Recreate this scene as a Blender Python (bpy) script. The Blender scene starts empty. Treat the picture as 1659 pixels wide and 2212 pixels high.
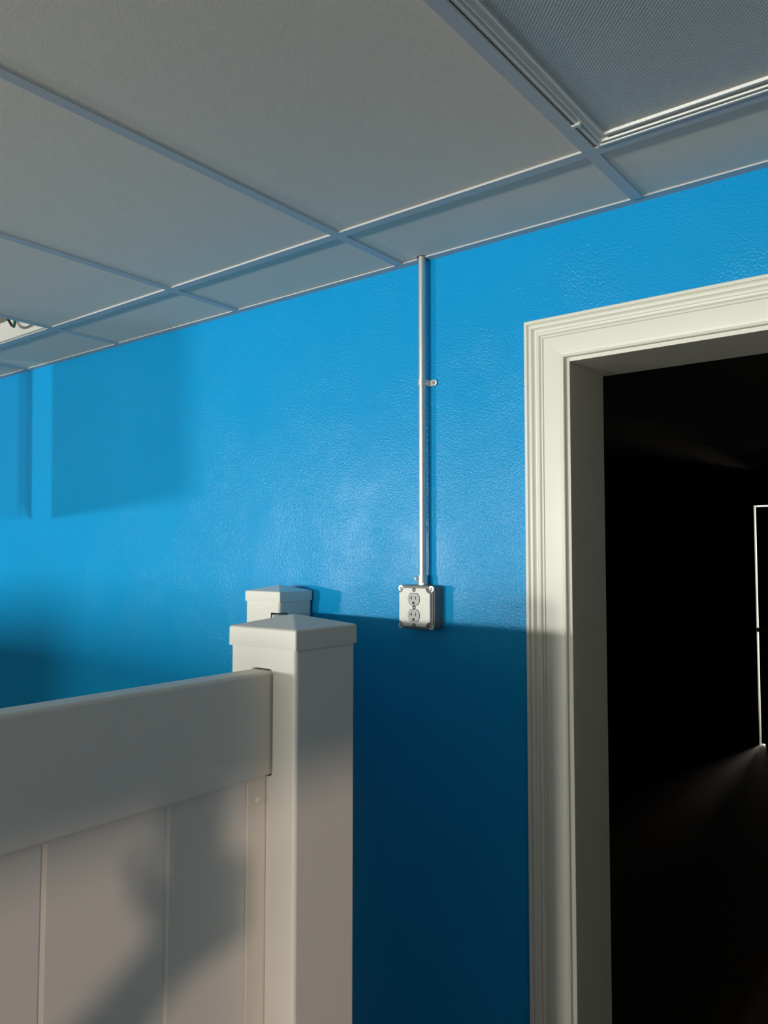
import bpy, bmesh, math, random
from mathutils import Matrix, Vector
random.seed(7)
S = bpy.context.scene
COL = S.collection
CZ = 1.62                                   # eye height above the floor

# ------------------------------------------------------------------ camera
cam_d = bpy.data.cameras.new('camera'); cam = bpy.data.objects.new('camera', cam_d); COL.objects.link(cam)
cam_d.sensor_fit = 'HORIZONTAL'; cam_d.sensor_width = 36.0; cam_d.lens = 36.0 * 1712.4 / 1659.0
cam_d.clip_start = 0.005
YAW, PITCH, ROLL = 0.6609, 0.0543, 0.0009
f = Vector((-math.sin(YAW)*math.cos(PITCH), math.cos(YAW)*math.cos(PITCH), math.sin(PITCH)))
r = Vector((math.cos(YAW), math.sin(YAW), 0)); u = r.cross(f)
r2 = r*math.cos(ROLL) + u*math.sin(ROLL); u2 = u*math.cos(ROLL) - r*math.sin(ROLL)
m = Matrix((r2, u2, -f)).transposed().to_4x4(); m.translation = (0, 0, CZ); cam.matrix_world = m
S.camera = cam

# ------------------------------------------------------------------ world, sun, window daylight, exposure
S.view_settings.view_transform = 'Standard'; S.view_settings.look = 'None'
S.view_settings.gamma = 1.0; S.view_settings.use_curve_mapping = False
S.view_settings.exposure = 0.0
w = bpy.data.worlds.new('sky'); S.world = w; w.use_nodes = True
bg = w.node_tree.nodes['Background']; bg.inputs[0].default_value = (0.92, 0.96, 1.0, 1); bg.inputs[1].default_value = 0.75

def aim(o, d):
    o.rotation_euler = Vector(d).to_track_quat('-Z', 'Y').to_euler()

sun_d = bpy.data.lights.new('low_sun', 'SUN'); sun = bpy.data.objects.new('low_sun', sun_d); COL.objects.link(sun)
sun_d.energy = 0.82; sun_d.angle = math.radians(2.3); sun_d.color = (1.0, 0.74, 0.61)
sun.location = (4, -3, 4); aim(sun, (-0.785, 0.625, -0.30))

def window_light(name, loc, d, sx, sy, power, color):
    l = bpy.data.lights.new(name, 'AREA'); l.shape = 'RECTANGLE'; l.size = sx; l.size_y = sy
    l.energy = power; l.color = color
    o = bpy.data.objects.new(name, l); COL.objects.link(o); o.location = loc; aim(o, d)
    return o
WA = (-2.60, -6.0, CZ - 0.09)               # narrow window, rear wall
WB = (-7.00, -6.0, CZ - 0.09)               # second one, rear wall further left
WC = (-0.50, -6.0, CZ - 0.09)               # third one, near the right wall
window_light('window_daylight', (WA[0], WA[1]-0.16, WA[2]), (0.1, 1, 0.02), 0.36, 0.30, 262, (1.0, 0.98, 0.89))
window_light('window_daylight_2', (WB[0], WB[1]-0.16, WB[2]), (0.6, 1, 0.02), 0.60, 0.30, 270, (0.95, 1.0, 0.98))
window_light('window_daylight_3', (WC[0], WC[1]-0.16, WC[2]), (-0.02, 1, 0.02), 0.30, 0.30, 128, (1.0, 0.98, 0.89))
window_light('yard_daylight', (-1.15, 9.3, 1.3), (0, -1, 0), 3.0, 3.0, 640, (1.0, 0.92, 0.75))

# ------------------------------------------------------------------ materials
def mat(name, col, rough=0.5, metal=0.0, spec=0.5, noise=None, bump=None, trans=0.0, coat=0.0):
    M = bpy.data.materials.new(name); M.use_nodes = True
    nt = M.node_tree; b = nt.nodes['Principled BSDF']
    b.inputs['Base Color'].default_value = (*col, 1); b.inputs['Roughness'].default_value = rough
    b.inputs['Metallic'].default_value = metal; b.inputs['Specular IOR Level'].default_value = spec
    b.inputs['Transmission Weight'].default_value = trans
    b.inputs['Coat Weight'].default_value = coat
    tc = nt.nodes.new('ShaderNodeTexCoord')
    if noise:
        sc, amt = noise
        n = nt.nodes.new('ShaderNodeTexNoise'); n.inputs['Scale'].default_value = sc; n.inputs['Detail'].default_value = 4
        nt.links.new(tc.outputs['Object'], n.inputs['Vector'])
        mx = nt.nodes.new('ShaderNodeMix'); mx.data_type = 'RGBA'
        mx.inputs[6].default_value = (*[c*(1-amt) for c in col], 1); mx.inputs[7].default_value = (*[min(1, c*(1+amt)) for c in col], 1)
        nt.links.new(n.outputs['Fac'], mx.inputs[0]); nt.links.new(mx.outputs[2], b.inputs['Base Color'])
    if bump:
        sc, st, dist = bump
        n = nt.nodes.new('ShaderNodeTexNoise'); n.inputs['Scale'].default_value = sc; n.inputs['Detail'].default_value = 3
        nt.links.new(tc.outputs['Object'], n.inputs['Vector'])
        bp = nt.nodes.new('ShaderNodeBump'); bp.inputs['Strength'].default_value = st; bp.inputs['Distance'].default_value = dist
        nt.links.new(n.outputs['Fac'], bp.inputs['Height']); nt.links.new(bp.outputs['Normal'], b.inputs['Normal'])
    return M

def blue_paint():
    M = bpy.data.materials.new('blue_paint'); M.use_nodes = True
    nt = M.node_tree; N = nt.nodes; L = nt.links; b = N['Principled BSDF']
    b.inputs['Roughness'].default_value = 0.25; b.inputs['Specular IOR Level'].default_value = 0.21
    tc = N.new('ShaderNodeTexCoord')
    # uneven coats of paint
    n = N.new('ShaderNodeTexNoise'); n.inputs['Scale'].default_value = 3.2; n.inputs['Detail'].default_value = 5
    L.new(tc.outputs['Object'], n.inputs['Vector'])
    mx = N.new('ShaderNodeMix'); mx.data_type = 'RGBA'
    mx.inputs[6].default_value = (0.004, 0.308, 0.68, 1); mx.inputs[7].default_value = (0.006, 0.344, 0.73, 1)
    L.new(n.outputs['Fac'], mx.inputs[0]); L.new(mx.outputs[2], b.inputs['Base Color'])
    # roller stipple, heavier in patches
    st = N.new('ShaderNodeTexNoise'); st.inputs['Scale'].default_value = 190; st.inputs['Detail'].default_value = 2.0; st.inputs['Distortion'].default_value = 0.25
    L.new(tc.outputs['Object'], st.inputs['Vector'])
    pt = N.new('ShaderNodeTexNoise'); pt.inputs['Scale'].default_value = 5; pt.inputs['Detail'].default_value = 3
    L.new(tc.outputs['Object'], pt.inputs['Vector'])
    mr = N.new('ShaderNodeMapRange'); mr.inputs[1].default_value = 0.35; mr.inputs[2].default_value = 0.65; mr.inputs[3].default_value = 0.25; mr.inputs[4].default_value = 1.0
    L.new(pt.outputs['Fac'], mr.inputs[0])
    ml = N.new('ShaderNodeMath'); ml.operation = 'MULTIPLY'; L.new(st.outputs['Fac'], ml.inputs[0]); L.new(mr.outputs[0], ml.inputs[1])
    bp = N.new('ShaderNodeBump'); bp.inputs['Strength'].default_value = 0.5; bp.inputs['Distance'].default_value = 0.0030
    L.new(ml.outputs[0], bp.inputs['Height'])
    wv = N.new('ShaderNodeTexNoise'); wv.inputs['Scale'].default_value = 9; wv.inputs['Detail'].default_value = 1
    L.new(tc.outputs['Object'], wv.inputs['Vector'])
    bp2 = N.new('ShaderNodeBump'); bp2.inputs['Strength'].default_value = 0.13; bp2.inputs['Distance'].default_value = 0.012
    L.new(wv.outputs['Fac'], bp2.inputs['Height']); L.new(bp.outputs['Normal'], bp2.inputs['Normal'])
    L.new(bp2.outputs['Normal'], b.inputs['Normal'])
    return M

def prismatic():
    M = mat('prismatic_acrylic', (0.78, 0.80, 0.78), 0.35, 0, 0.5)
    nt = M.node_tree; N = nt.nodes; L = nt.links; b = N['Principled BSDF']
    b.inputs['Transmission Weight'].default_value = 0.35
    tc = N.new('ShaderNodeTexCoord'); mp = N.new('ShaderNodeMapping'); mp.inputs['Rotation'].default_value = (0, 0, math.radians(45))
    L.new(tc.outputs['Object'], mp.inputs['Vector'])
    sx = N.new('ShaderNodeSeparateXYZ'); L.new(mp.outputs[0], sx.inputs[0])
    hs = []
    for i in (0, 1):
        a = N.new('ShaderNodeMath'); a.operation = 'PINGPONG'; a.inputs[1].default_value = 0.0024; L.new(sx.outputs[i], a.inputs[0]); hs.append(a)
    ad = N.new('ShaderNodeMath'); ad.operation = 'ADD'; L.new(hs[0].outputs[0], ad.inputs[0]); L.new(hs[1].outputs[0], ad.inputs[1])
    bp = N.new('ShaderNodeBump'); bp.inputs['Strength'].default_value = 0.24; bp.inputs['Distance'].default_value = 1.0
    L.new(ad.outputs[0], bp.inputs['Height']); L.new(bp.outputs['Normal'], b.inputs['Normal'])
    return M

MB = blue_paint()
VINYL = mat('white_vinyl', (0.81, 0.805, 0.745), 0.42, noise=(6, 0.02), bump=(60, 0.03, 0.002))
TRIMP = mat('white_trim_paint', (0.80, 0.79, 0.70), 0.38, noise=(14, 0.03), bump=(40, 0.05, 0.002))
GRID = mat('white_grid_steel', (0.58, 0.60, 0.61), 0.5, noise=(20, 0.02))
TILE = mat('ceiling_board', (0.88, 0.80, 0.695), 0.9, spec=0.2, noise=(60, 0.03), bump=(300, 0.15, 0.0012))
LENS = prismatic()
WSTEEL = mat('white_enamel', (0.82, 0.82, 0.78), 0.35, noise=(10, 0.02))
GALV = mat('galvanized_steel', (0.72, 0.72, 0.68), 0.38, 0.75, noise=(35, 0.10))
BOXST = mat('dull_box_steel', (0.20, 0.205, 0.205), 0.55, 0.35, noise=(35, 0.10))
PLATE = mat('zinc_plate', (0.80, 0.80, 0.74), 0.55, 0.15, noise=(40, 0.06))
STEELD = mat('screw_steel', (0.45, 0.45, 0.43), 0.4, 0.8, noise=(200, 0.1))
DEVICE = mat('grey_receptacle', (0.52, 0.52, 0.50), 0.45, noise=(30, 0.03))
BLACK = mat('black_void', (0.01, 0.01, 0.012), 0.7, noise=(30, 0.1))
DARKP = mat('unlit_room_tone', (0.035, 0.038, 0.042), 0.7, noise=(8, 0.1))  # near-black colour puts the unlit room's darkness into its walls
DARKT = mat('shaded_room_board', (0.20, 0.19, 0.175), 0.9, noise=(40, 0.05))  # boards and grid beyond the doorway, shade of the unlit room in their colour
FLOOR = mat('concrete_floor', (0.15, 0.125, 0.095), 0.55, noise=(5, 0.15), bump=(30, 0.1, 0.003))
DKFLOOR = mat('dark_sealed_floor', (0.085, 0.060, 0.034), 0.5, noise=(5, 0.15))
OFFW = mat('taupe_wall_paint', (0.17, 0.16, 0.145), 0.6, noise=(4, 0.03), bump=(80, 0.1, 0.002))
BROWN = mat('dark_panelling', (0.05, 0.043, 0.036), 0.5, noise=(4, 0.1))
GREEN = mat('green_wire_jacket', (0.02, 0.22, 0.08), 0.4, noise=(50, 0.05))
BWIRE = mat('black_wire_jacket', (0.012, 0.012, 0.012), 0.4, noise=(50, 0.05))
DOORM = mat('brown_steel_door', (0.06, 0.05, 0.04), 0.5, noise=(6, 0.05))
BRASS = mat('brass', (0.6, 0.45, 0.2), 0.3, 1.0, noise=(60, 0.05))

# ------------------------------------------------------------------ mesh helpers
def link(name, bm, material, parent=None, bevel=0, smooth=False):
    me = bpy.data.meshes.new(name)
    bmesh.ops.recalc_face_normals(bm, faces=bm.faces); bm.normal_update()
    if bevel:
        bmesh.ops.bevel(bm, geom=[e for e in bm.edges if e.calc_face_angle(0) > 0.6], offset=bevel, segments=3, profile=0.5, affect='EDGES')
    bmesh.ops.recalc_face_normals(bm, faces=bm.faces)
    bm.to_mesh(me); bm.free(); me.materials.append(material)
    if smooth:
        for p in me.polygons: p.use_smooth = True
        if smooth != 'all':
            me.set_sharp_from_angle(angle=math.radians(40))
    o = bpy.data.objects.new(name, me); COL.objects.link(o); o.parent = parent
    if bevel and smooth: harden(o)
    return o

def harden(o):
    """keep the flats flat and let only the rounded edges shade round"""
    wn = o.modifiers.new('flat_faces', 'WEIGHTED_NORMAL'); wn.mode = 'FACE_AREA'; wn.weight = 100

def box(bm, x0, x1, y0, y1, z0, z1):
    v = [bm.verts.new((x, y, z)) for z in (z0, z1) for y in (y0, y1) for x in (x0, x1)]
    for q in ((0,2,3,1), (4,5,7,6), (0,1,5,4), (2,6,7,3), (0,4,6,2), (1,3,7,5)): bm.faces.new([v[i] for i in q])
    return v

def boxo(name, dims, material, parent=None, bevel=0, smooth=False):
    bm = bmesh.new(); box(bm, *dims); return link(name, bm, material, parent, bevel, smooth or (bevel > 0))

def cyl(bm, p0, p1, ra, rb=None, n=24, caps=True):
    p0, p1 = Vector(p0), Vector(p1); rb = ra if rb is None else rb
    z = (p1-p0).normalized(); x = z.orthogonal().normalized(); y = z.cross(x)
    A = [bm.verts.new(p0 + (x*math.cos(t)+y*math.sin(t))*ra) for t in [2*math.pi*i/n for i in range(n)]]
    B = [bm.verts.new(p1 + (x*math.cos(t)+y*math.sin(t))*rb) for t in [2*math.pi*i/n for i in range(n)]]
    for i in range(n): bm.faces.new((A[i], A[(i+1) % n], B[(i+1) % n], B[i]))
    if caps: bm.faces.new(A[::-1]); bm.faces.new(B)

def tube(bm, pts, rad, n=10):
    pts = [Vector(p) for p in pts]; rings = []
    for i, p in enumerate(pts):
        t = (pts[min(i+1, len(pts)-1)] - pts[max(i-1, 0)]).normalized()
        x = t.orthogonal().normalized() if not rings else (px - t*px.dot(t)).normalized()
        px = x; y = t.cross(x)
        rings.append([bm.verts.new(p + (x*math.cos(a)+y*math.sin(a))*rad) for a in [2*math.pi*k/n for k in range(n)]])
    for A, B in zip(rings, rings[1:]):
        for k in range(n): bm.faces.new((A[k], A[(k+1) % n], B[(k+1) % n], B[k]))
    bm.faces.new(rings[0][::-1]); bm.faces.new(rings[-1])

def dome(bm, c, axis, rad, h, n=16, rings=5):
    c = Vector(c); z = Vector(axis).normalized(); x = z.orthogonal().normalized(); y = z.cross(x)
    prev = None
    for i in range(rings+1):
        a = math.pi/2*i/rings
        if i == rings:
            top = bm.verts.new(c + z*h)
            for k in range(n): bm.faces.new((prev[k], prev[(k+1) % n], top))
        else:
            cur = [bm.verts.new(c + (x*math.cos(t)+y*math.sin(t))*rad*math.cos(a) + z*h*math.sin(a)) for t in [2*math.pi*k/n for k in range(n)]]
            if prev:
                for k in range(n): bm.faces.new((prev[k], prev[(k+1) % n], cur[(k+1) % n], cur[k]))
            else: bm.faces.new(cur[::-1])
            prev = cur

def prism(bm, pts2, y0, y1):
    """outline in (x, z) extruded from y0 to y1"""
    A = [bm.verts.new((x, y0, z)) for x, z in pts2]; B = [bm.verts.new((x, y1, z)) for x, z in pts2]
    n = len(pts2)
    bm.faces.new(A); bm.faces.new(B[::-1])
    for i in range(n): bm.faces.new((A[i], B[i], B[(i+1) % n], A[(i+1) % n]))

def cut(o, cutters):
    """subtract box cutters (given as bmesh builders) from an object's mesh"""
    o.modifiers.clear()
    for fn in cutters:
        bm = bmesh.new(); fn(bm); bmesh.ops.recalc_face_normals(bm, faces=bm.faces)
        me = bpy.data.meshes.new('cutter'); bm.to_mesh(me); bm.free()
        c = bpy.data.objects.new('cutter', me); COL.objects.link(c)
        md = o.modifiers.new('cut', 'BOOLEAN'); md.operation = 'DIFFERENCE'; md.object = c; md.solver = 'EXACT'
        par, mw = o.parent, o.matrix_basis.copy(); o.parent = None; o.matrix_basis = Matrix()
        dg = bpy.context.evaluated_depsgraph_get()
        new = bpy.data.meshes.new_from_object(o.evaluated_get(dg))
        o.modifiers.clear(); old = o.data; o.data = new
        o.parent = par; o.matrix_basis = mw
        bpy.data.objects.remove(c); bpy.data.meshes.remove(me); bpy.data.meshes.remove(old)

def empty(name, loc, rz=0):
    o = bpy.data.objects.new(name, None); COL.objects.link(o); o.location = loc; o.rotation_euler = (0, 0, rz)
    o.empty_display_size = 0.05
    return o
def tag(o, label, cat, group=None):
    o['label'] = label; o['category'] = cat
    if group: o['group'] = group
    return o
def struct(o, label=None):
    o['kind'] = 'structure'
    if label: o['label'] = label
    return o

# ------------------------------------------------------------------ room shell
D = 1.594                    # blue wall plane
HC = CZ + 0.7296             # underside of the ceiling grid
XL, XR, YR = -8.0, 1.02, -6.0
JX0, JX1, JZ = -0.728, 0.090, CZ + 0.4212     # clear door opening (jamb faces)
WT = 0.18                    # wall thickness
TOPZ = HC + 0.35
JT = 0.019

bm = bmesh.new()
box(bm, XL, JX0-JT, D, D+WT, 0, TOPZ); box(bm, JX1+JT, 1.75, D, D+WT, 0, TOPZ)
box(bm, JX0-JT, JX1+JT, D, D+WT, JZ+JT, TOPZ)
struct(link('wall_front', bm, MB), 'bright blue painted wall with roller stipple')
struct(boxo('floor', (XL-.2, XR+.12, YR-.2, D+WT, -0.1, 0), FLOOR), 'grey concrete floor')
struct(boxo('wall_left', (XL-.15, XL, YR-.15, D+WT, 0, TOPZ), OFFW))
# right wall with an open outside door
DY0, DY1, DZ = -1.37, -0.37, CZ + 0.42
bm = bmesh.new()
box(bm, XR, XR+.12, DY1, D, 0, TOPZ); box(bm, XR, XR+.12, YR, DY0, 0, TOPZ); box(bm, XR, XR+.12, DY0, DY1, DZ, TOPZ)
struct(link('wall_right', bm, BROWN))
# rear wall with two small windows
bm = bmesh.new()
wins = [(WB[0], .72, .30), (WA[0], .40, .30), (WC[0], .34, .30)]
xs = XL
for (cx, ww, hh) in wins:
    box(bm, xs, cx-ww/2, YR-.12, YR, 0, TOPZ)
    box(bm, cx-ww/2, cx+ww/2, YR-.12, YR, 0, WA[2]-hh/2); box(bm, cx-ww/2, cx+ww/2, YR-.12, YR, WA[2]+hh/2, TOPZ)
    xs = cx+ww/2
box(bm, xs, XR+.12, YR-.12, YR, 0, TOPZ)
struct(link('wall_rear', bm, OFFW))
for i, (cx, ww, hh) in enumerate(wins):
    bm = bmesh.new(); t = .03
    for a in ((cx-ww/2-t, cx-ww/2, -hh/2-t, hh/2+t), (cx+ww/2, cx+ww/2+t, -hh/2-t, hh/2+t), (cx-ww/2, cx+ww/2, -hh/2-t, -hh/2), (cx-ww/2, cx+ww/2, hh/2, hh/2+t)):
        box(bm, a[0], a[1], YR, YR+.015, WA[2]+a[2], WA[2]+a[3])
    struct(link('window_%d' % (i+1), bm, TRIMP))

# ------------------------------------------------------------------ suspended ceiling
T = 0.6096; FW = 0.0238; FT = 0.0042
TX0 = -1.163 - FW/2           # centre of the cross tee over the conduit
RY = 1.3271 + FW/2            # centre of the main runner near the wall
L4 = 2*T
ceil = empty('ceiling', (0, 0, HC)); struct(ceil, 'suspended ceiling of white boards in a steel grid')
VX0, VX1 = TX0 - 4*T, TX0 + 4*T
Y1 = RY - L4                   # next runner
# plain continuation beyond the part in view
bm = bmesh.new()
box(bm, XL, VX0, YR, D, FT, FT+.016); box(bm, VX0, XR, YR, Y1-L4, FT, FT+.016)
link('ceiling_board_field', bm, TILE, ceil)
def tee_mesh(length):
    bm = bmesh.new(); box(bm, -FW/2, FW/2, 0, length, 0, FT); box(bm, -.003, .003, 0, length, FT, .038)
    me = bpy.data.meshes.new('tee'); bmesh.ops.recalc_face_normals(bm, faces=bm.faces); bm.to_mesh(me); bm.free(); me.materials.append(GRID)
    return me
def inst(name, me, parent, loc, rz=0):
    o = bpy.data.objects.new(name, me); COL.objects.link(o); o.parent = parent; o.location = loc; o.rotation_euler = (0, 0, rz)
    return o
for y in (RY, Y1, Y1-L4):
    bm = bmesh.new(); box(bm, VX0, XR, y-FW/2, y+FW/2, 0, FT); box(bm, VX0, XR, y-.003, y+.003, FT, .038)
    link('main_runner', bm, GRID, ceil)
long_tee = tee_mesh(L4-FW); short_tee = tee_mesh(D-RY-FW/2-.024)
XC = -1.1055                                                  # conduit axis
YC = D - 0.0205
def tile_mesh(wx, wy):
    bm = bmesh.new(); box(bm, -wx/2, wx/2, -wy/2, wy/2, FT, FT+.016)
    me = bpy.data.meshes.new('board'); bmesh.ops.recalc_face_normals(bm, faces=bm.faces); bm.to_mesh(me); bm.free(); me.materials.append(TILE)
    return me
tw = T-.008
big = tile_mesh(tw, L4-.008); yb0, yb1 = RY+.004, D-.003; small = tile_mesh(tw, yb1-yb0)
LIGHT_CELLS = {(1, 0), (-3, 0)}
for k in range(-4, 4):
    x = TX0 + k*T
    if x > XR: continue
    if k > -4:
        inst('cross_tee', short_tee, ceil, (x, RY+FW/2, 0))
        inst('cross_tee', long_tee, ceil, (x, Y1+FW/2, 0)); inst('cross_tee', long_tee, ceil, (x, Y1-L4+FW/2, 0))
    xm = x + T/2
    if xm + T/2 > XR + .3: continue
    for row, (me, ym) in enumerate(((big, RY-L4/2), (big, RY-1.5*L4), (small, (yb0+yb1)/2))):
        if row == 0 and (k, 0) in LIGHT_CELLS: continue
        o = inst('ceiling_board', me, ceil, (xm, ym, 0))
        if row == 2 and k == 0:                               # the board the conduit goes through
            o.data = me.copy()
            cut(o, [lambda b: cyl(b, (XC-xm+.001, YC-ym, -.05), (XC-xm+.001, YC-ym, .08), .0145, n=32)])
            o.location = (xm, ym, 0)
# fill the last strip next to the right wall
xe = TX0 + 3*T
# dark plenum above the boards
bm = bmesh.new(); box(bm, XL-.15, XR+.12, YR-.15, D+WT, TOPZ, TOPZ+.05); box(bm, -3.1, 1.75, D+WT, 7.6, TOPZ, TOPZ+.05)
struct(link('trim_1', bm, DARKP), 'deck above the suspended ceiling')
# wall angle along the blue wall, cut around the conduit
ang = empty('trim_2', (0, D, HC)); struct(ang, 'thin white steel angle where ceiling meets blue wall')
def angle_piece(x0, x1, dz=0.0):
    bm = bmesh.new(); box(bm, x0, x1, -.0235, 0, dz, FT*.75+dz); box(bm, x0, x1, -.0012, 0, FT*.75+dz, .03)
    return link('angle_strip', bm, GRID, ang)
angle_piece(XL, XC-.0125); angle_piece(XC+.0125, XR, .0012)
angle_x = XR

# ------------------------------------------------------------------ ceiling lights
def frame_mesh(wx, wy, bx, by):
    """mitred pressed-steel door frame, origin at its centre, profile hanging below z=0"""
    prof = [(0, .004), (0, -.003), (.05, -.0055), (.17, -.0055), (.22, -.001), (.32, -.001), (.36, -.0045), (.45, -.0045), (.50, .0005), (.80, .0005), (.84, -.0035), (.95, -.0035), (1.0, .004)]
    bm = bmesh.new(); rings = []
    for t, z in prof:
        hx, hy = wx/2 - t*bx, wy/2 - t*by
        rings.append([bm.verts.new(p) for p in ((-hx, -hy, z), (hx, -hy, z), (hx, hy, z), (-hx, hy, z))])
    rings.append(None)
    for A, B in zip(rings, rings[1:]):
        if B is None: B = rings[0]
        for i in range(4): bm.faces.new((A[i], A[(i+1) % 4], B[(i+1) % 4], B[i]))
    return bm
def housing(bm, wx, wy, h):
    """open-bottomed steel tray with sloping sides"""
    t = .0015
    lo = [(-wx/2, -wy/2, 0), (wx/2, -wy/2, 0), (wx/2, wy/2, 0), (-wx/2, wy/2, 0)]
    hi = [(-wx/2+.07, -wy/2, h), (wx/2-.07, -wy/2, h), (wx/2-.07, wy/2, h), (-wx/2+.07, wy/2, h)]
    for off in (0, .006):
        A = [bm.verts.new((p[0]*(1+off), p[1]*(1+off*.5), p[2])) for p in lo]; B = [bm.verts.new((p[0]*(1+off), p[1]*(1+off*.5), p[2]+off*.5)) for p in hi]
        for i in range(4): bm.faces.new((A[i], A[(i+1) % 4], B[(i+1) % 4], B[i]))
        bm.faces.new(B)
        if off == 0: A0 = A
    for i in range(4): bm.faces.new((A0[i], A0[(i+1) % 4], A[(i+1) % 4], A[i]))
TUBE = mat('frosted_tube_glass', (0.75, 0.76, 0.74), 0.3, noise=(5, .02))

def troffer(xm, label, open_door):
    ym = RY - L4/2
    t = empty('ceiling_light', (xm, ym, HC + FT)); tag(t, label, 'ceiling light', 'recessed ceiling lights')
    wx, wy = T - FW*.55, L4 - FW*.4
    if not open_door: wx, wy = T - FW - .015, L4 - FW*1.05
    bm = bmesh.new(); housing(bm, T-.034, L4-.03, .105); h = link('housing', bm, WSTEEL, t); h.location.z = .008
    # raised lip round the tray
    bm = bmesh.new(); hx, hy = (T-.034)/2, (L4-.03)/2
    for a in ((-hx, hx, -hy-.004, -hy+.004), (-hx, hx, hy-.004, hy+.004)): box(bm, a[0], a[1], a[2], a[3], .0005, .008)
    for a in ((-hx-.004, -hx+.012), (hx-.012, hx+.004)): box(bm, a[0], a[1], -hy, hy, .0005, .008)
    link('tray_lip', bm, WSTEEL, t)
    # wireway cover down the middle
    bm = bmesh.new(); prism(bm, [(-.075, .112), (-.05, .062), (.05, .062), (.075, .112)], -hy+.05, hy-.05)
    link('ballast_cover', bm, WSTEEL, t)
    for x in (-.16, .16):
        bm = bmesh.new(); cyl(bm, (x, -hy+.03, .06), (x, hy-.03, .06), .0127, n=20)
        tb = link('fluorescent_tube', bm, TUBE, t, smooth=True)
        for s in (-1, 1):
            bm = bmesh.new(); cyl(bm, (x, s*(hy-.03), .06), (x, s*(hy-.052), .06), .0134, n=20); link('end_cap', bm, STEELD, tb, smooth=True)
    d = empty('lens_door', (0, 0, 0)); d.parent = t
    link('door_frame', frame_mesh(wx, wy, .026, .036), WSTEEL, d)
    lx, ly = wx-.048, wy-.068
    bm = bmesh.new(); box(bm, -lx/2, lx/2, -ly/2, ly/2, .0012, .0035); link('prismatic_lens', bm, LENS, d)
    bm = bmesh.new(); cyl(bm, (0, 0, -.0065), (0, 0, .004), .0055, n=20); box(bm, -.011, .004, -.0035, .0035, -.0075, -.0055)
    la = link('latch', bm, WSTEEL, d, smooth=True); la.location = (-wx/2+.004, wy/2-.095, 0)
    if open_door:
        d.location = (-wx/2+.006, 0, -.008); d.rotation_euler = (0, 0, 0)
        for c in d.children: c.location = Vector(c.location) + Vector((wx/2, 0, 0))
        d.rotation_euler = (0, math.radians(88), 0)
        # loose wires hanging at the wall end
        bm = bmesh.new(); tube(bm, [(.215, hy-.06, .085), (.226, hy-.066, .05), (.222, hy-.072, .026), (.20, hy-.060, .014), (.178, hy-.05, .018)], .0048)
        link('green_ground_wire', bm, GREEN, t, smooth='all')['label'] = 'green wire'
        bm = bmesh.new(); tube(bm, [(.178, hy-.05, .018), (.165, hy-.045, .016), (.145, hy-.035, .02), (.12, hy-.03, .03), (.09, hy-.03, .06)], .0046)
        link('black_wire', bm, BWIRE, t, smooth='all')['label'] = 'black wire'
        bm = bmesh.new(); tube(bm, [(.245, hy-.07, .08), (.252, hy-.066, .03), (.246, hy-.058, .016), (.236, hy-.052, .02)], .0042)
        link('white_wire', bm, WSTEEL, t, smooth='all')['label'] = 'white wire'
    return t
troffer(TX0 + 1.5*T, 'unlit recessed ceiling light with prismatic lens closed, at the top right', False)
troffer(TX0 - 2.5*T, 'recessed ceiling light left open with loose wires showing, at the left edge', True)

# ------------------------------------------------------------------ doorway trim
dw = empty('trim_3', (0, D, 0)); struct(dw, 'white moulded door casing and jamb around the dark doorway')
CW = 0.0915; REV = 0.0085
prof = [(0, 0), (0, .0195), (.0018, .0215), (.0074, .0215), (.0090, .0195), (.0098, .0160), (.0108, .0172), (.0125, .0200), (.0170, .0200), (.0188, .0188),
        (.0202, .0150), (.0230, .0128), (.0268, .0130), (.0284, .0160), (.0310, .0182), (.0345, .0178), (.0368, .0155), (.0380, .0122), (.0390, .0146), (.0424, .0146), (.0436, .0112), (.0448, .0136),
        (.0805, .0134), (.0860, .0118), (.0875, .0128), (.0900, .0126), (.0915, .0110), (.0915, 0)]
def casing(name, corners):
    """profile swept along mitred path: corners are (x,z) of the outer edge + inward direction vectors"""
    bm = bmesh.new(); rings = []
    for (x, z), (dx, dz) in corners:
        rings.append([bm.verts.new((x+dx*t, -h, z+dz*t)) for t, h in prof])
    for A, B in zip(rings, rings[1:]):
        for i in range(len(prof)-1): bm.faces.new((A[i], A[i+1], B[i+1], B[i]))
    bm.faces.new(rings[0]); bm.faces.new(rings[-1][::-1])
    return link(name, bm, TRIMP, dw, smooth=True)
ox0, ox1, oz = JX0-REV-CW, JX1+REV+CW, JZ+REV+CW
casing('side_casing', [((ox0, 0), (1, 0)), ((ox0, oz), (1, -1))])
casing('head_casing', [((ox0, oz), (1, -1)), ((ox1, oz), (-1, -1))])
casing('side_casing', [((ox1, 0), (-1, 0)), ((ox1, oz), (-1, -1))])
boxo('side_jamb', (JX0-JT, JX0, -.0005, WT+.004, 0, JZ+JT), TRIMP, dw, bevel=.0012)
boxo('side_jamb', (JX1, JX1+JT, -.0005, WT+.004, 0, JZ+JT), TRIMP, dw, bevel=.0012)
boxo('head_jamb', (JX0, JX1, -.0005, WT+.004, JZ, JZ+JT), TRIMP, dw, bevel=.0012)

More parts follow.
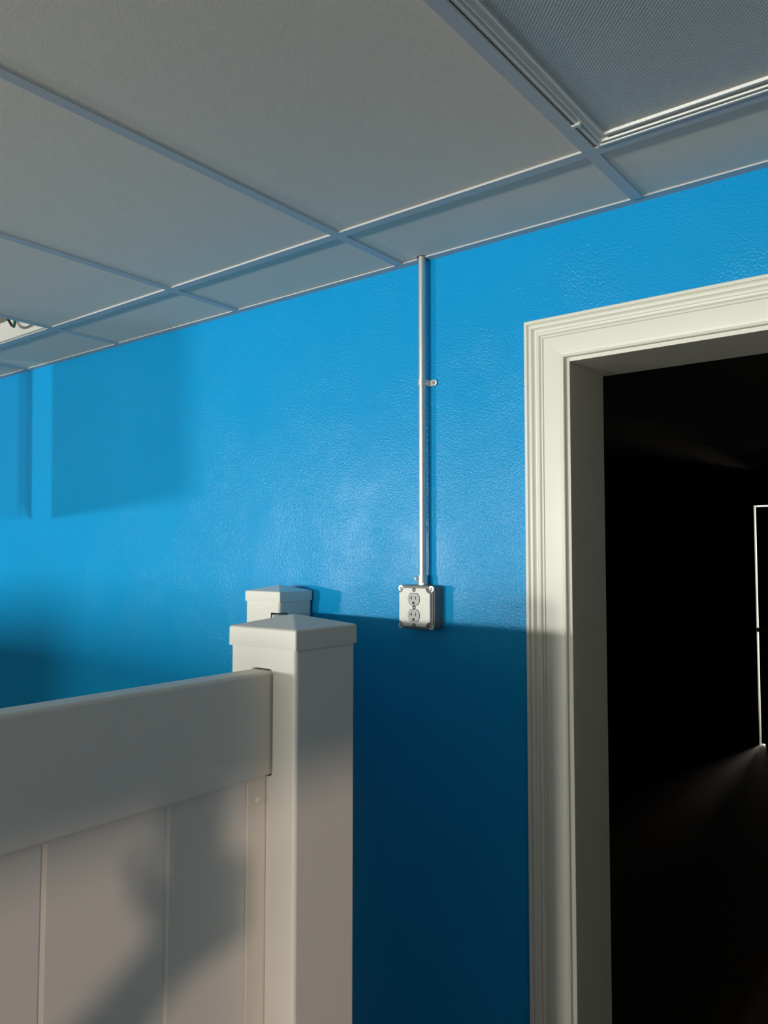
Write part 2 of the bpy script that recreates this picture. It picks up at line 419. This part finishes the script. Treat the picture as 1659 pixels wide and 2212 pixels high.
# ------------------------------------------------------------------ dark room beyond the doorway
DX0, DX1, DYE = -2.9, 1.6, 7.40
EX0, EX1, EZ = -1.672, -0.752, CZ + 0.42                      # outside door leaf
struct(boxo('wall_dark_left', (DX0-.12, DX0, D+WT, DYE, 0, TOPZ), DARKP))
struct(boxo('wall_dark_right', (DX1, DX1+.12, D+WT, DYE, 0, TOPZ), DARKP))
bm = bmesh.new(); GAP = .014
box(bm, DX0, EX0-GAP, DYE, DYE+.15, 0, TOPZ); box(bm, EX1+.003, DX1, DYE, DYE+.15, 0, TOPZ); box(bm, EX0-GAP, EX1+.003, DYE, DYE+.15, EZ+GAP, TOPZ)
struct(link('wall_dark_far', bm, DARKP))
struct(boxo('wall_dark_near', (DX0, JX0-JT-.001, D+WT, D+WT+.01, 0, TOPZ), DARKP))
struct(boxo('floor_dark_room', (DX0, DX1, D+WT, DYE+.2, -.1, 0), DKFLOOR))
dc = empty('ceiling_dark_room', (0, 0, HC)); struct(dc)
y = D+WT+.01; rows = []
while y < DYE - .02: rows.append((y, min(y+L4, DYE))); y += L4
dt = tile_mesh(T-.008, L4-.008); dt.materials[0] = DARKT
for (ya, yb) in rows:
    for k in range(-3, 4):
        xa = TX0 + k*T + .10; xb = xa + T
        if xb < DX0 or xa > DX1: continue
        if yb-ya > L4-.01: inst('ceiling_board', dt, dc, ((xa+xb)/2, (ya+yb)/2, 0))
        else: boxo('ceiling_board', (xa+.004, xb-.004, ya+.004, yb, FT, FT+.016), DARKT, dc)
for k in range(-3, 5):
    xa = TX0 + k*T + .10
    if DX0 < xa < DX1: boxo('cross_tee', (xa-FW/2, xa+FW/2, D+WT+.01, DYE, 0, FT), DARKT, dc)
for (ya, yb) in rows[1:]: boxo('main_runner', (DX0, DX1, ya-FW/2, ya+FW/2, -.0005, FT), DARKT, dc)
ed = empty('door_1', (EX0, DYE, 0)); struct(ed, 'closed outside door with daylight leaking round its edges')
boxo('door_leaf', (0, EX1-EX0, .02, .065, .012, EZ), DOORM, ed)
bm = bmesh.new(); box(bm, -GAP-.004, .02, .035, .050, CZ-.66, CZ-.625); link('deadbolt', bm, BRASS, ed)
bm = bmesh.new(); cyl(bm, (.07, .02, .98), (.07, -.03, .98), .012); cyl(bm, (.07, -.03, .98), (.07, -.065, .98), .028); link('door_knob', bm, BRASS, ed, smooth=True)
boxo('weather_strip', (.03, EX1-EX0, .02, .06, 0, .012), BWIRE, ed)
# ground outside that door
struct(boxo('floor_outside', (-4, 4, DYE+.2, 12, -.12, -.02), FLOOR))

# ------------------------------------------------------------------ vinyl fence
PS, CS = 0.1232, 0.1280
ZR1, ZR0 = CZ-.1545, CZ-.2920        # top rail
RTH = .0375; RX1 = .0176; RX0 = RX1-RTH
BX1 = .0056; BX0 = BX1-.0222
ZC0, ZC1, ZCA = CZ-.1251, CZ-.0985, CZ-.0829
def post(parent, x, y, rz, dz=0, holes=()):
    o = boxo('post', (-PS/2, PS/2, -PS/2, PS/2, 0, ZC1-.004+dz), VINYL, None, bevel=.0052)
    if holes: cut(o, holes)
    o.modifiers.clear()
    for p in o.data.polygons: p.use_smooth = max(abs(c) for c in p.normal) < .999     # flats flat, rounded corners smooth
    o.parent = parent; o.location = (x, y, 0); o.rotation_euler = (0, 0, rz)
    bm = bmesh.new(); h = CS/2; i = h-.0016
    lo = [bm.verts.new((sx*h, sy*h, ZC0+dz)) for sx, sy in ((-1,-1),(1,-1),(1,1),(-1,1))]
    hi = [bm.verts.new((sx*h, sy*h, ZC1+dz)) for sx, sy in ((-1,-1),(1,-1),(1,1),(-1,1))]
    li = [bm.verts.new((sx*i, sy*i, ZC0+dz)) for sx, sy in ((-1,-1),(1,-1),(1,1),(-1,1))]
    ti = [bm.verts.new((sx*i, sy*i, ZC1-.003+dz)) for sx, sy in ((-1,-1),(1,-1),(1,1),(-1,1))]
    ap = bm.verts.new((0, 0, ZCA+dz))
    for k in range(4):
        n = (k+1) % 4
        bm.faces.new((lo[k], lo[n], hi[n], hi[k])); bm.faces.new((hi[k], hi[n], ap)); bm.faces.new((lo[n], lo[k], li[k], li[n])); bm.faces.new((li[n], li[k], ti[k], ti[n]))
    bm.faces.new(ti)
    bmesh.ops.recalc_face_normals(bm, faces=bm.faces); bm.normal_update()
    outer = [e for e in bm.edges if all(v in hi or v is ap for v in e.verts) or (e.verts[0] in lo+hi and e.verts[1] in lo+hi and abs(e.verts[0].co.z-e.verts[1].co.z) > .01)]
    bmesh.ops.bevel(bm, geom=outer, offset=.0026, segments=3, profile=.5, affect='EDGES')
    c = link('post_cap', bm, VINYL, o, smooth=True); harden(c)
    return o
def board_mesh(wd, z0, z1, th):
    b = .0034
    bm = bmesh.new()
    out = [(-th/2, -wd/2+b), (-th/2, wd/2-b), (-th/2+b, wd/2), (th/2-b, wd/2), (th/2, wd/2-b), (th/2, -wd/2+b), (th/2-b, -wd/2), (-th/2+b, -wd/2)]
    A = [bm.verts.new((x, y, z0)) for x, y in out]; B = [bm.verts.new((x, y, z1)) for x, y in out]
    bm.faces.new(A[::-1]); bm.faces.new(B)
    for i in range(8): bm.faces.new((A[i], A[(i+1) % 8], B[(i+1) % 8], B[i]))
    me = bpy.data.meshes.new('board'); bmesh.ops.recalc_face_normals(bm, faces=bm.faces); bm.to_mesh(me); bm.free(); me.materials.append(VINYL)
    return me
BW = .1545
full_board = board_mesh(BW-.0004, .17, ZR0+.02, BX1-BX0)
def rail_bm(y0, y1, z0, z1, x0=RX0, x1=RX1):
    bm = bmesh.new(); box(bm, x0, x1, y0, y1, z0, z1); return bm

# -- panel coming in from the left, with its end post in front of the wall
f1 = empty('vinyl_fence', (-0.7943, 0.8136, 0), 0.0201)
tag(f1, 'white vinyl privacy fence panel with capped end post, in the foreground', 'fence')
g = .0020
def hole_rail(b):
    box(b, RX0-g, RX1+.0032, -PS/2-.02, -PS/2+.05, ZR0-g, ZR1+g)
    b.normal_update(); bmesh.ops.bevel(b, geom=[e for e in b.edges if abs(e.verts[0].co.y-e.verts[1].co.y) > .02], offset=.007, segments=4, profile=.5, affect='EDGES')
def hole_board(b): box(b, BX0-.004, .0100, -PS/2-.02, -PS/2+.04, .10, ZR0+.03)
DIAG_A = math.atan2(1.5234-0.8136, -1.5438+0.7943)            # towards the back post
PL = 1.90
post(f1, 0, 0, 0, holes=[hole_rail, hole_board])
post(f1, 0, -PL, 0)
link('top_rail', rail_bm(-PL+PS/2-.002, -PS/2+.03, ZR0, ZR1), VINYL, f1, bevel=.0055, smooth=True)
link('bottom_rail', rail_bm(-PL+PS/2-.002, -PS/2-.0005, .05, .19), VINYL, f1, bevel=.0055, smooth=True)
yb = -.0939+.0006
first = board_mesh(.2196-.070, .17, ZR0+.02, BX1-BX0)
o = inst('fence_board', first, f1, ((BX0+BX1)/2, (-.070-.2196)/2, 0))
y = -.2196
while y-BW > -PL+PS/2+.02:
    inst('fence_board', full_board, f1, ((BX0+BX1)/2, y-BW/2, 0)); y -= BW
wl = y-(-PL+PS/2)-.001
inst('fence_board', board_mesh(wl, .17, ZR0+.02, BX1-BX0), f1, ((BX0+BX1)/2, y-wl/2, 0))
# edge channel with dome-headed screws
bm = bmesh.new(); box(bm, BX1+.0004, BX1+.0030, -.0939, -PS/2+.006, .19, ZR0+.001); box(bm, BX0-.0030, BX0-.0004, -.0939, -PS/2+.006, .19, ZR0+.001)
ch = link('edge_channel', bm, VINYL, f1, bevel=.0009)
for zz in (CZ-.3227, CZ-.72, CZ-1.12):
    bm = bmesh.new(); dome(bm, (BX1+.0030, -.0752, zz), (1, 0, 0), .0062, .0045)
    link('screw_cap', bm, VINYL, ch, smooth='all')

# -- short run turning back to the wall
f2 = empty('vinyl_fence', (-1.5438, 1.5234, 0), 0.0)
tag(f2, 'short white vinyl fence run behind, ending in a capped post against the blue wall', 'fence')
vec = Vector((-0.7943+1.5438, 0.8136-1.5234)); LEN = vec.length; az = math.atan2(vec.y, vec.x)
ca, sa = math.cos(az-.0333), math.sin(az-.0333)
def hole_diag(b):
    v = box(b, .02, .12, -RTH/2-.003, RTH/2+.003, ZR0-g, ZR1+.004)
    for q in v: q.co = Vector((q.co.x*ca - q.co.y*sa, q.co.x*sa + q.co.y*ca, q.co.z))
post(f2, 0, 0, .0333, dz=.003, holes=[hole_diag])
run = empty('diagonal_run', (0, 0, 0), az); run.parent = f2
bm = bmesh.new(); box(bm, .045, LEN-PS*.75, -RTH/2, RTH/2, ZR0, ZR1); link('top_rail', bm, VINYL, run, bevel=.0045, smooth=True)
bm = bmesh.new(); box(bm, PS*.66, LEN-PS*.72, -RTH/2, RTH/2, .05, .19); link('bottom_rail', bm, VINYL, run, bevel=.0045, smooth=True)
x0b, x1b = PS*.72, LEN-PS*.74; nb = 6; bw = (x1b-x0b)/nb
bme = board_mesh(bw-.0004, .17, ZR0+.02, .0222)
for i in range(nb): inst('fence_board', bme, run, (x0b+bw*(i+.5), 0, 0), math.pi/2)

# -- unseen fences added behind the camera to fade window light low on the wall
def shading_fence(x0, x1, y, label):
    t = empty('vinyl_fence', (x0, y, 0)); tag(t, label, 'fence', 'unseen fences added to fade the window light')
    n = max(1, round((x1-x0)/1.8)); Lp = (x1-x0)/n
    pm = None
    for i in range(n+1):
        if pm is None: pm = post(t, 0, 0, 0)
        else:
            c = pm.copy(); COL.objects.link(c); c.parent = t; c.location = (i*Lp, 0, 0)
            k = pm.children[0].copy(); COL.objects.link(k); k.parent = c
    nb = max(1, int((Lp-PS)/BW)); bw = (Lp-PS)/nb; me = board_mesh(bw-.0004, .17, ZR0+.02, .0222)
    for i in range(n):
        boxo('top_rail', (i*Lp+PS/2, (i+1)*Lp-PS/2, -RTH/2, RTH/2, ZR0, ZR1), VINYL, t)
        boxo('bottom_rail', (i*Lp+PS/2, (i+1)*Lp-PS/2, -RTH/2, RTH/2, .05, .19), VINYL, t)
        for k in range(nb): inst('fence_board', me, t, (i*Lp+PS/2+bw*(k+.5), 0, 0), math.pi/2)
shading_fence(-7.85, -4.25, -2.5, 'long white fence added unseen behind the camera on the far left to fade the window light')
shading_fence(-3.40, -1.62, -2.5, 'short white fence added unseen behind the camera to fade the window light')

# ------------------------------------------------------------------ conduit and outlet
cd = empty('electrical_conduit', (XC, YC, CZ-.0724)); tag(cd, 'thin vertical steel conduit running from the ceiling to the outlet box', 'conduit')
RC = .0090
bm = bmesh.new(); cyl(bm, (0, 0, .012), (0, 0, HC+.06-(CZ-.0724)), RC, n=32); link('pipe', bm, GALV, cd, smooth=True)
bm = bmesh.new(); zs = .4212+.0724
cyl(bm, (0, 0, zs-.0075), (0, 0, zs+.0075), RC+.0016, n=32)
st = link('strap', bm, GALV, cd, smooth=True)
bm = bmesh.new()
pts = [(.0, -.0108), (.0105, -.004), (.0125, .0165)]
pl = [(.0085, .0185), (.030, .0185)]
ol = []
for k in range(9):
    a = -math.pi/2 + math.pi*k/8; ol.append((.0245+.0075*math.cos(a), .0075*math.sin(a)))
ol += [(.008, .0075), (.008, -.0075)]
prism(bm, [(x, zs+z) for x, z in ol], .0165, .0185)
box(bm, .0080, .0105, -.002, .0180, zs-.0075, zs+.0075)
tabo = link('strap_tab', bm, GALV, cd, bevel=.0006)
bm = bmesh.new(); dome(bm, (.0235, .0165, zs), (0, -1, 0), .0042, .0025); link('screw', bm, STEELD, tabo, smooth='all')
bm = bmesh.new(); cyl(bm, (0, 0, .0015), (0, 0, .005), .0135, n=8); cyl(bm, (0, 0, .005), (0, 0, .024), .0118, n=32)
cn = link('connector', bm, GALV, cd, smooth=True)
bm = bmesh.new(); cyl(bm, (-.006, -.008, .016), (-.0095, -.0170, .016), .0042, n=16); link('set_screw', bm, PLATE, cn, smooth=True)
bm = bmesh.new(); cyl(bm, (0, 0, .0), (0, 0, .0015), .0125, n=24); link('lock_ring', bm, STEELD, cn, smooth=True)

BS = .1046; BZ1 = CZ-.0724; BXL = -1.1636
ob = empty('outlet_box', (BXL+BS/2, D, BZ1-BS)); tag(ob, 'square steel outlet box with two grey sockets, surface mounted on the blue wall', 'outlet')
h = BS/2
bm = bmesh.new(); box(bm, -h, h, -.037, 0, 0, BS)
bx = link('box_body', bm, BOXST, ob)
bmb = bmesh.new(); bmb.from_mesh(bx.data)
bmesh.ops.bevel(bmb, geom=[e for e in bmb.edges if abs((e.verts[0].co-e.verts[1].co).y) > .02], offset=.011, segments=5, profile=.5, affect='EDGES')
bmesh.ops.bevel(bmb, geom=[e for e in bmb.edges if all(abs(v.co.y+.037) < 1e-5 for v in e.verts)], offset=.0014, segments=2, profile=.5, affect='EDGES')
bmb.to_mesh(bx.data); bmb.free()
for p in bx.data.polygons: p.use_smooth = True
bx.data.set_sharp_from_angle(angle=math.radians(35))
for z in (.035, .07):
    bm = bmesh.new(); cyl(bm, (h-.0006, -.019, z), (h+.0006, -.019, z), .0100, n=24); link('knockout', bm, BOXST, bx, smooth=True)
# cover: notched plate standing proud on a stepped rim
def notched(hw, hz, nr, n=6):
    P = []
    for sx, sz, a0 in ((1, 1, 180), (1, -1, 90), (-1, -1, 0), (-1, 1, 270)):
        cx, cz = sx*hw, sz*hz
        arc = []
        for k in range(n+1):
            a = math.radians(90*k/n)
            arc.append((nr*math.cos(a), nr*math.sin(a)))
        pts = [(cx - sx*ax, cz - sz*az_) for ax, az_ in arc]
        if (sx, sz) in ((1, -1), (-1, 1)): pts = pts[::-1]
        P += pts
    return P
zc = BS/2
bm = bmesh.new(); prism(bm, [(x, zc+z) for x, z in notched(h-.0022, h-.0022, .0125)], -.0410, -.0371)
cv = link('cover_rim', bm, BOXST, ob, bevel=.0008)
bm = bmesh.new(); prism(bm, [(x, zc+z) for x, z in notched(h-.0068, h-.0060, .0120)], -.0470, -.0400)
cp = link('cover_plate', bm, PLATE, ob, bevel=.0022, smooth=True)
for sx in (-1, 1):
    for sz in (-1, 1):
        bm = bmesh.new(); cyl(bm, (sx*(h-.0075), -.0365, zc+sz*(h-.0075)), (sx*(h-.0075), -.0402, zc+sz*(h-.0075)), .0072, n=20)
        ear = link('corner_ear', bm, GALV, ob, smooth=True)
        bm = bmesh.new(); dome(bm, (sx*(h-.0085), -.0402, zc+sz*(h-.0085)), (0, -1, 0), .0040, .0022); box(bm, sx*(h-.0085)-.0035, sx*(h-.0085)+.0035, -.0428, -.0420, zc+sz*(h-.0085)-.0005, zc+sz*(h-.0085)+.0005)
        link('screw', bm, STEELD, ear, smooth=True)
for dz in (.0195, -.0195):
    out = []
    for k in range(40):
        a = 2*math.pi*k/40; x = .0172*math.cos(a); z = max(-.0142, min(.0142, .0172*math.sin(a))); out.append((x, zc+dz+z))
    bm = bmesh.new(); prism(bm, [(-.001+x*1.05, zc+dz+(z-zc-dz)*1.05) for x, z in out], -.0473, -.0468); link('socket_gap', bm, BLACK, ob)
    bm = bmesh.new(); prism(bm, [(x-.001, z) for x, z in out], -.0488, -.0470)
    rc = link('socket_face', bm, DEVICE, ob, bevel=.0005)
    bm = bmesh.new(); z0 = zc+dz+.0030
    box(bm, -.0077, -.0059, -.0493, -.0480, z0-.0046, z0+.0046); box(bm, -.0124, -.0074, -.0493, -.0480, z0-.0010, z0+.0008)
    sl = link('t_slot', bm, BLACK, rc)
    bm = bmesh.new(); box(bm, .0046, .0063, -.0493, -.0480, z0-.0042, z0+.0042); link('straight_slot', bm, BLACK, rc)
    bm = bmesh.new(); cyl(bm, (-.0008, -.0480, zc+dz-.0088), (-.0008, -.0493, zc+dz-.0088), .0028, n=16); box(bm, -.0036, .0020, -.0493, -.0480, zc+dz-.0114, zc+dz-.0088); link('ground_hole', bm, BLACK, rc)
for z in (zc+.0415, zc, zc-.0430):
    bm = bmesh.new(); dome(bm, (0, -.0470, z), (0, -1, 0), .0034, .0020); link('screw', bm, STEELD, cp, smooth='all')
    bm = bmesh.new(); cyl(bm, (-.0004, -.0468, z+.0004), (-.0004, -.0474, z+.0004), .0048, n=18); link('screw_recess', bm, BLACK, cp)

# ------------------------------------------------------------------ the photographer, standing behind the lens
RV, FV = Vector((math.cos(YAW), math.sin(YAW), 0)), Vector((-math.sin(YAW), math.cos(YAW), 0))
def W(r_, f_, z_): return RV*r_ + FV*f_ + Vector((0, 0, CZ+z_))
ph = bpy.data.objects.new('phone', None); COL.objects.link(ph); ph.location = W(.010, -.011, -.055)
ph.rotation_euler = (0, 0, YAW); ph.empty_display_size = .03
tag(ph, 'black phone held up in the right hand of the person behind the lens', 'phone')
boxo('phone_body', (-.041, .041, -.0035, .0035, -.0735, .0735), BWIRE, ph, bevel=.003)
boxo('phone_screen', (-.0365, .0365, -.0040, -.0034, -.071, .071), BLACK, ph)
SKIN = mat('skin', (0.55, 0.34, 0.25), 0.5, noise=(20, .05)); SHIRT = mat('grey_cotton', (0.22, 0.22, 0.23), 0.9, noise=(60, .06)); JEANS = mat('blue_denim', (0.03, 0.05, 0.10), 0.9, noise=(80, .1)); SHOE = mat('shoe_rubber', (0.03, 0.03, 0.03), 0.7, noise=(20, .1)); HAIRM = mat('brown_hair', (0.05, 0.03, 0.02), 0.6, noise=(90, .3))
V = []; E_ = []; Rd = []
def sv(r_, f_, z_, rad, par=None):
    V.append(W(r_, f_, z_)); Rd.append(rad)
    if par is not None: E_.append((par, len(V)-1))
    return len(V)-1
pel = sv(-.48, -.51, -.70, .135)
wai = sv(-.48, -.51, -.54, .120, pel); che = sv(-.48, -.515, -.36, .140, wai); upc = sv(-.48, -.52, -.26, .110, che)
nek = sv(-.475, -.505, -.17, .055, upc); hd0 = sv(-.47, -.48, -.09, .068, nek); hd1 = sv(-.47, -.48, .0, .082, hd0); hd2 = sv(-.47, -.49, .055, .060, hd1)
def arm(sh, el, wr, side, hand_dir):
    a = sv(*sh, .060, upc); a1 = sv(*[(p+q)/2 for p, q in zip(sh, el)], .056, a); b = sv(*el, .050, a1)
    b1 = sv(*[p*.6+q*.4 for p, q in zip(el, wr)], .047, b); c = sv(*wr, .034, b1)
    pc = sv(*[p+q*.05 for p, q in zip(wr, hand_dir)], .036, c)
    return pc
rp = arm((-.295, -.475, -.285), (-.103, -.312, -.260), (.000, -.095, -.150), 1, (.55, .75, .10))
lp = arm((-.665, -.515, -.285), (-.72, -.50, -.57), (-.71, -.44, -.80), -1, (0, .1, -1))
# right hand: fingers round the far edge and face of the phone, thumb on the near side
for k, dz in enumerate((.062, .036, .010, -.016)):
    L = (.9, 1.0, .95, .75)[k]
    f0 = sv(.066, -.038, -.140+dz, .0130, rp); f1_ = sv(.078, -.004, -.136+dz, .0112, f0); f2_ = sv(.066, .012, -.135+dz, .0100, f1_); sv(.066-.042*L, .012, -.134+dz, .0088, f2_)
t0 = sv(-.022, -.046, -.112, .0160, rp); t1 = sv(-.046, -.036, -.080, .0130, t0); sv(-.050, -.024, -.046, .0105, t1)
# left hand, relaxed
for k, df in enumerate((.030, .010, -.010, -.028)):
    L = (.9, 1.0, .95, .75)[k]
    f0 = sv(-.710, -.435+df, -.880, .0105, lp); f1_ = sv(-.704, -.433+df, -.880-.035*L, .0092, f0); sv(-.694, -.432+df, -.880-.062*L, .0082, f1_)
t0 = sv(-.700, -.395, -.845, .0120, lp); t1 = sv(-.690, -.380, -.875, .0100, t0); sv(-.684, -.372, -.897, .0085, t1)
for s_ in (-1, 1):
    h_ = sv(-.48+s_*.095, -.51, -.78, .092, pel); k1 = sv(-.48+s_*.10, -.505, -.98, .078, h_); k2 = sv(-.48+s_*.10, -.49, -1.14, .060, k1); cf = sv(-.48+s_*.105, -.51, -1.30, .058, k2); an = sv(-.48+s_*.11, -.52, -1.535, .040, cf); ft = sv(-.48+s_*.115, -.44, -1.575, .042, an); sv(-.48+s_*.12, -.34, -1.585, .034, ft)
me = bpy.data.meshes.new('person'); me.from_pydata([tuple(v) for v in V], E_, [])
pr = bpy.data.objects.new('person', me); COL.objects.link(pr)
md = pr.modifiers.new('skin', 'SKIN'); md.use_smooth_shade = True
for i, sd in enumerate(me.skin_vertices[0].data): sd.radius = (Rd[i], Rd[i]*(.72 if i in (pel, wai, che, upc) else 1.0))
me.skin_vertices[0].data[pel].use_root = True
sb = pr.modifiers.new('sub', 'SUBSURF'); sb.levels = 2; sb.render_levels = 2
dg = bpy.context.evaluated_depsgraph_get(); new = bpy.data.meshes.new_from_object(pr.evaluated_get(dg))
pr.modifiers.clear(); pr.data = new
for mt in (SKIN, SHIRT, JEANS, SHOE): new.materials.append(mt)
for p in new.polygons:
    c = p.center; z = c.z-CZ; p.use_smooth = True
    rr, ff = (c).dot(RV), (c).dot(FV)
    if z < -1.50: p.material_index = 3
    elif z < -.66 and rr > -.665: p.material_index = 2
    elif z < -.20 and (ff < -.36) and not (rr < -.66 and z < -.50): p.material_index = 1
    else: p.material_index = 0
tag(pr, 'person in a grey shirt and jeans behind the lens, raising a phone', 'person')
bm = bmesh.new(); bmesh.ops.create_uvsphere(bm, u_segments=20, v_segments=12, radius=.105)
for v in list(bm.verts):
    if v.co.z < -.03 and v.co.y > -.02: bm.verts.remove(v)
hr = link('hair', bm, HAIRM, pr, smooth='all'); hr.location = W(-.47, -.50, .02); hr.rotation_euler = (0, 0, YAW); hr.scale = (.92, 1.0, 1.0)
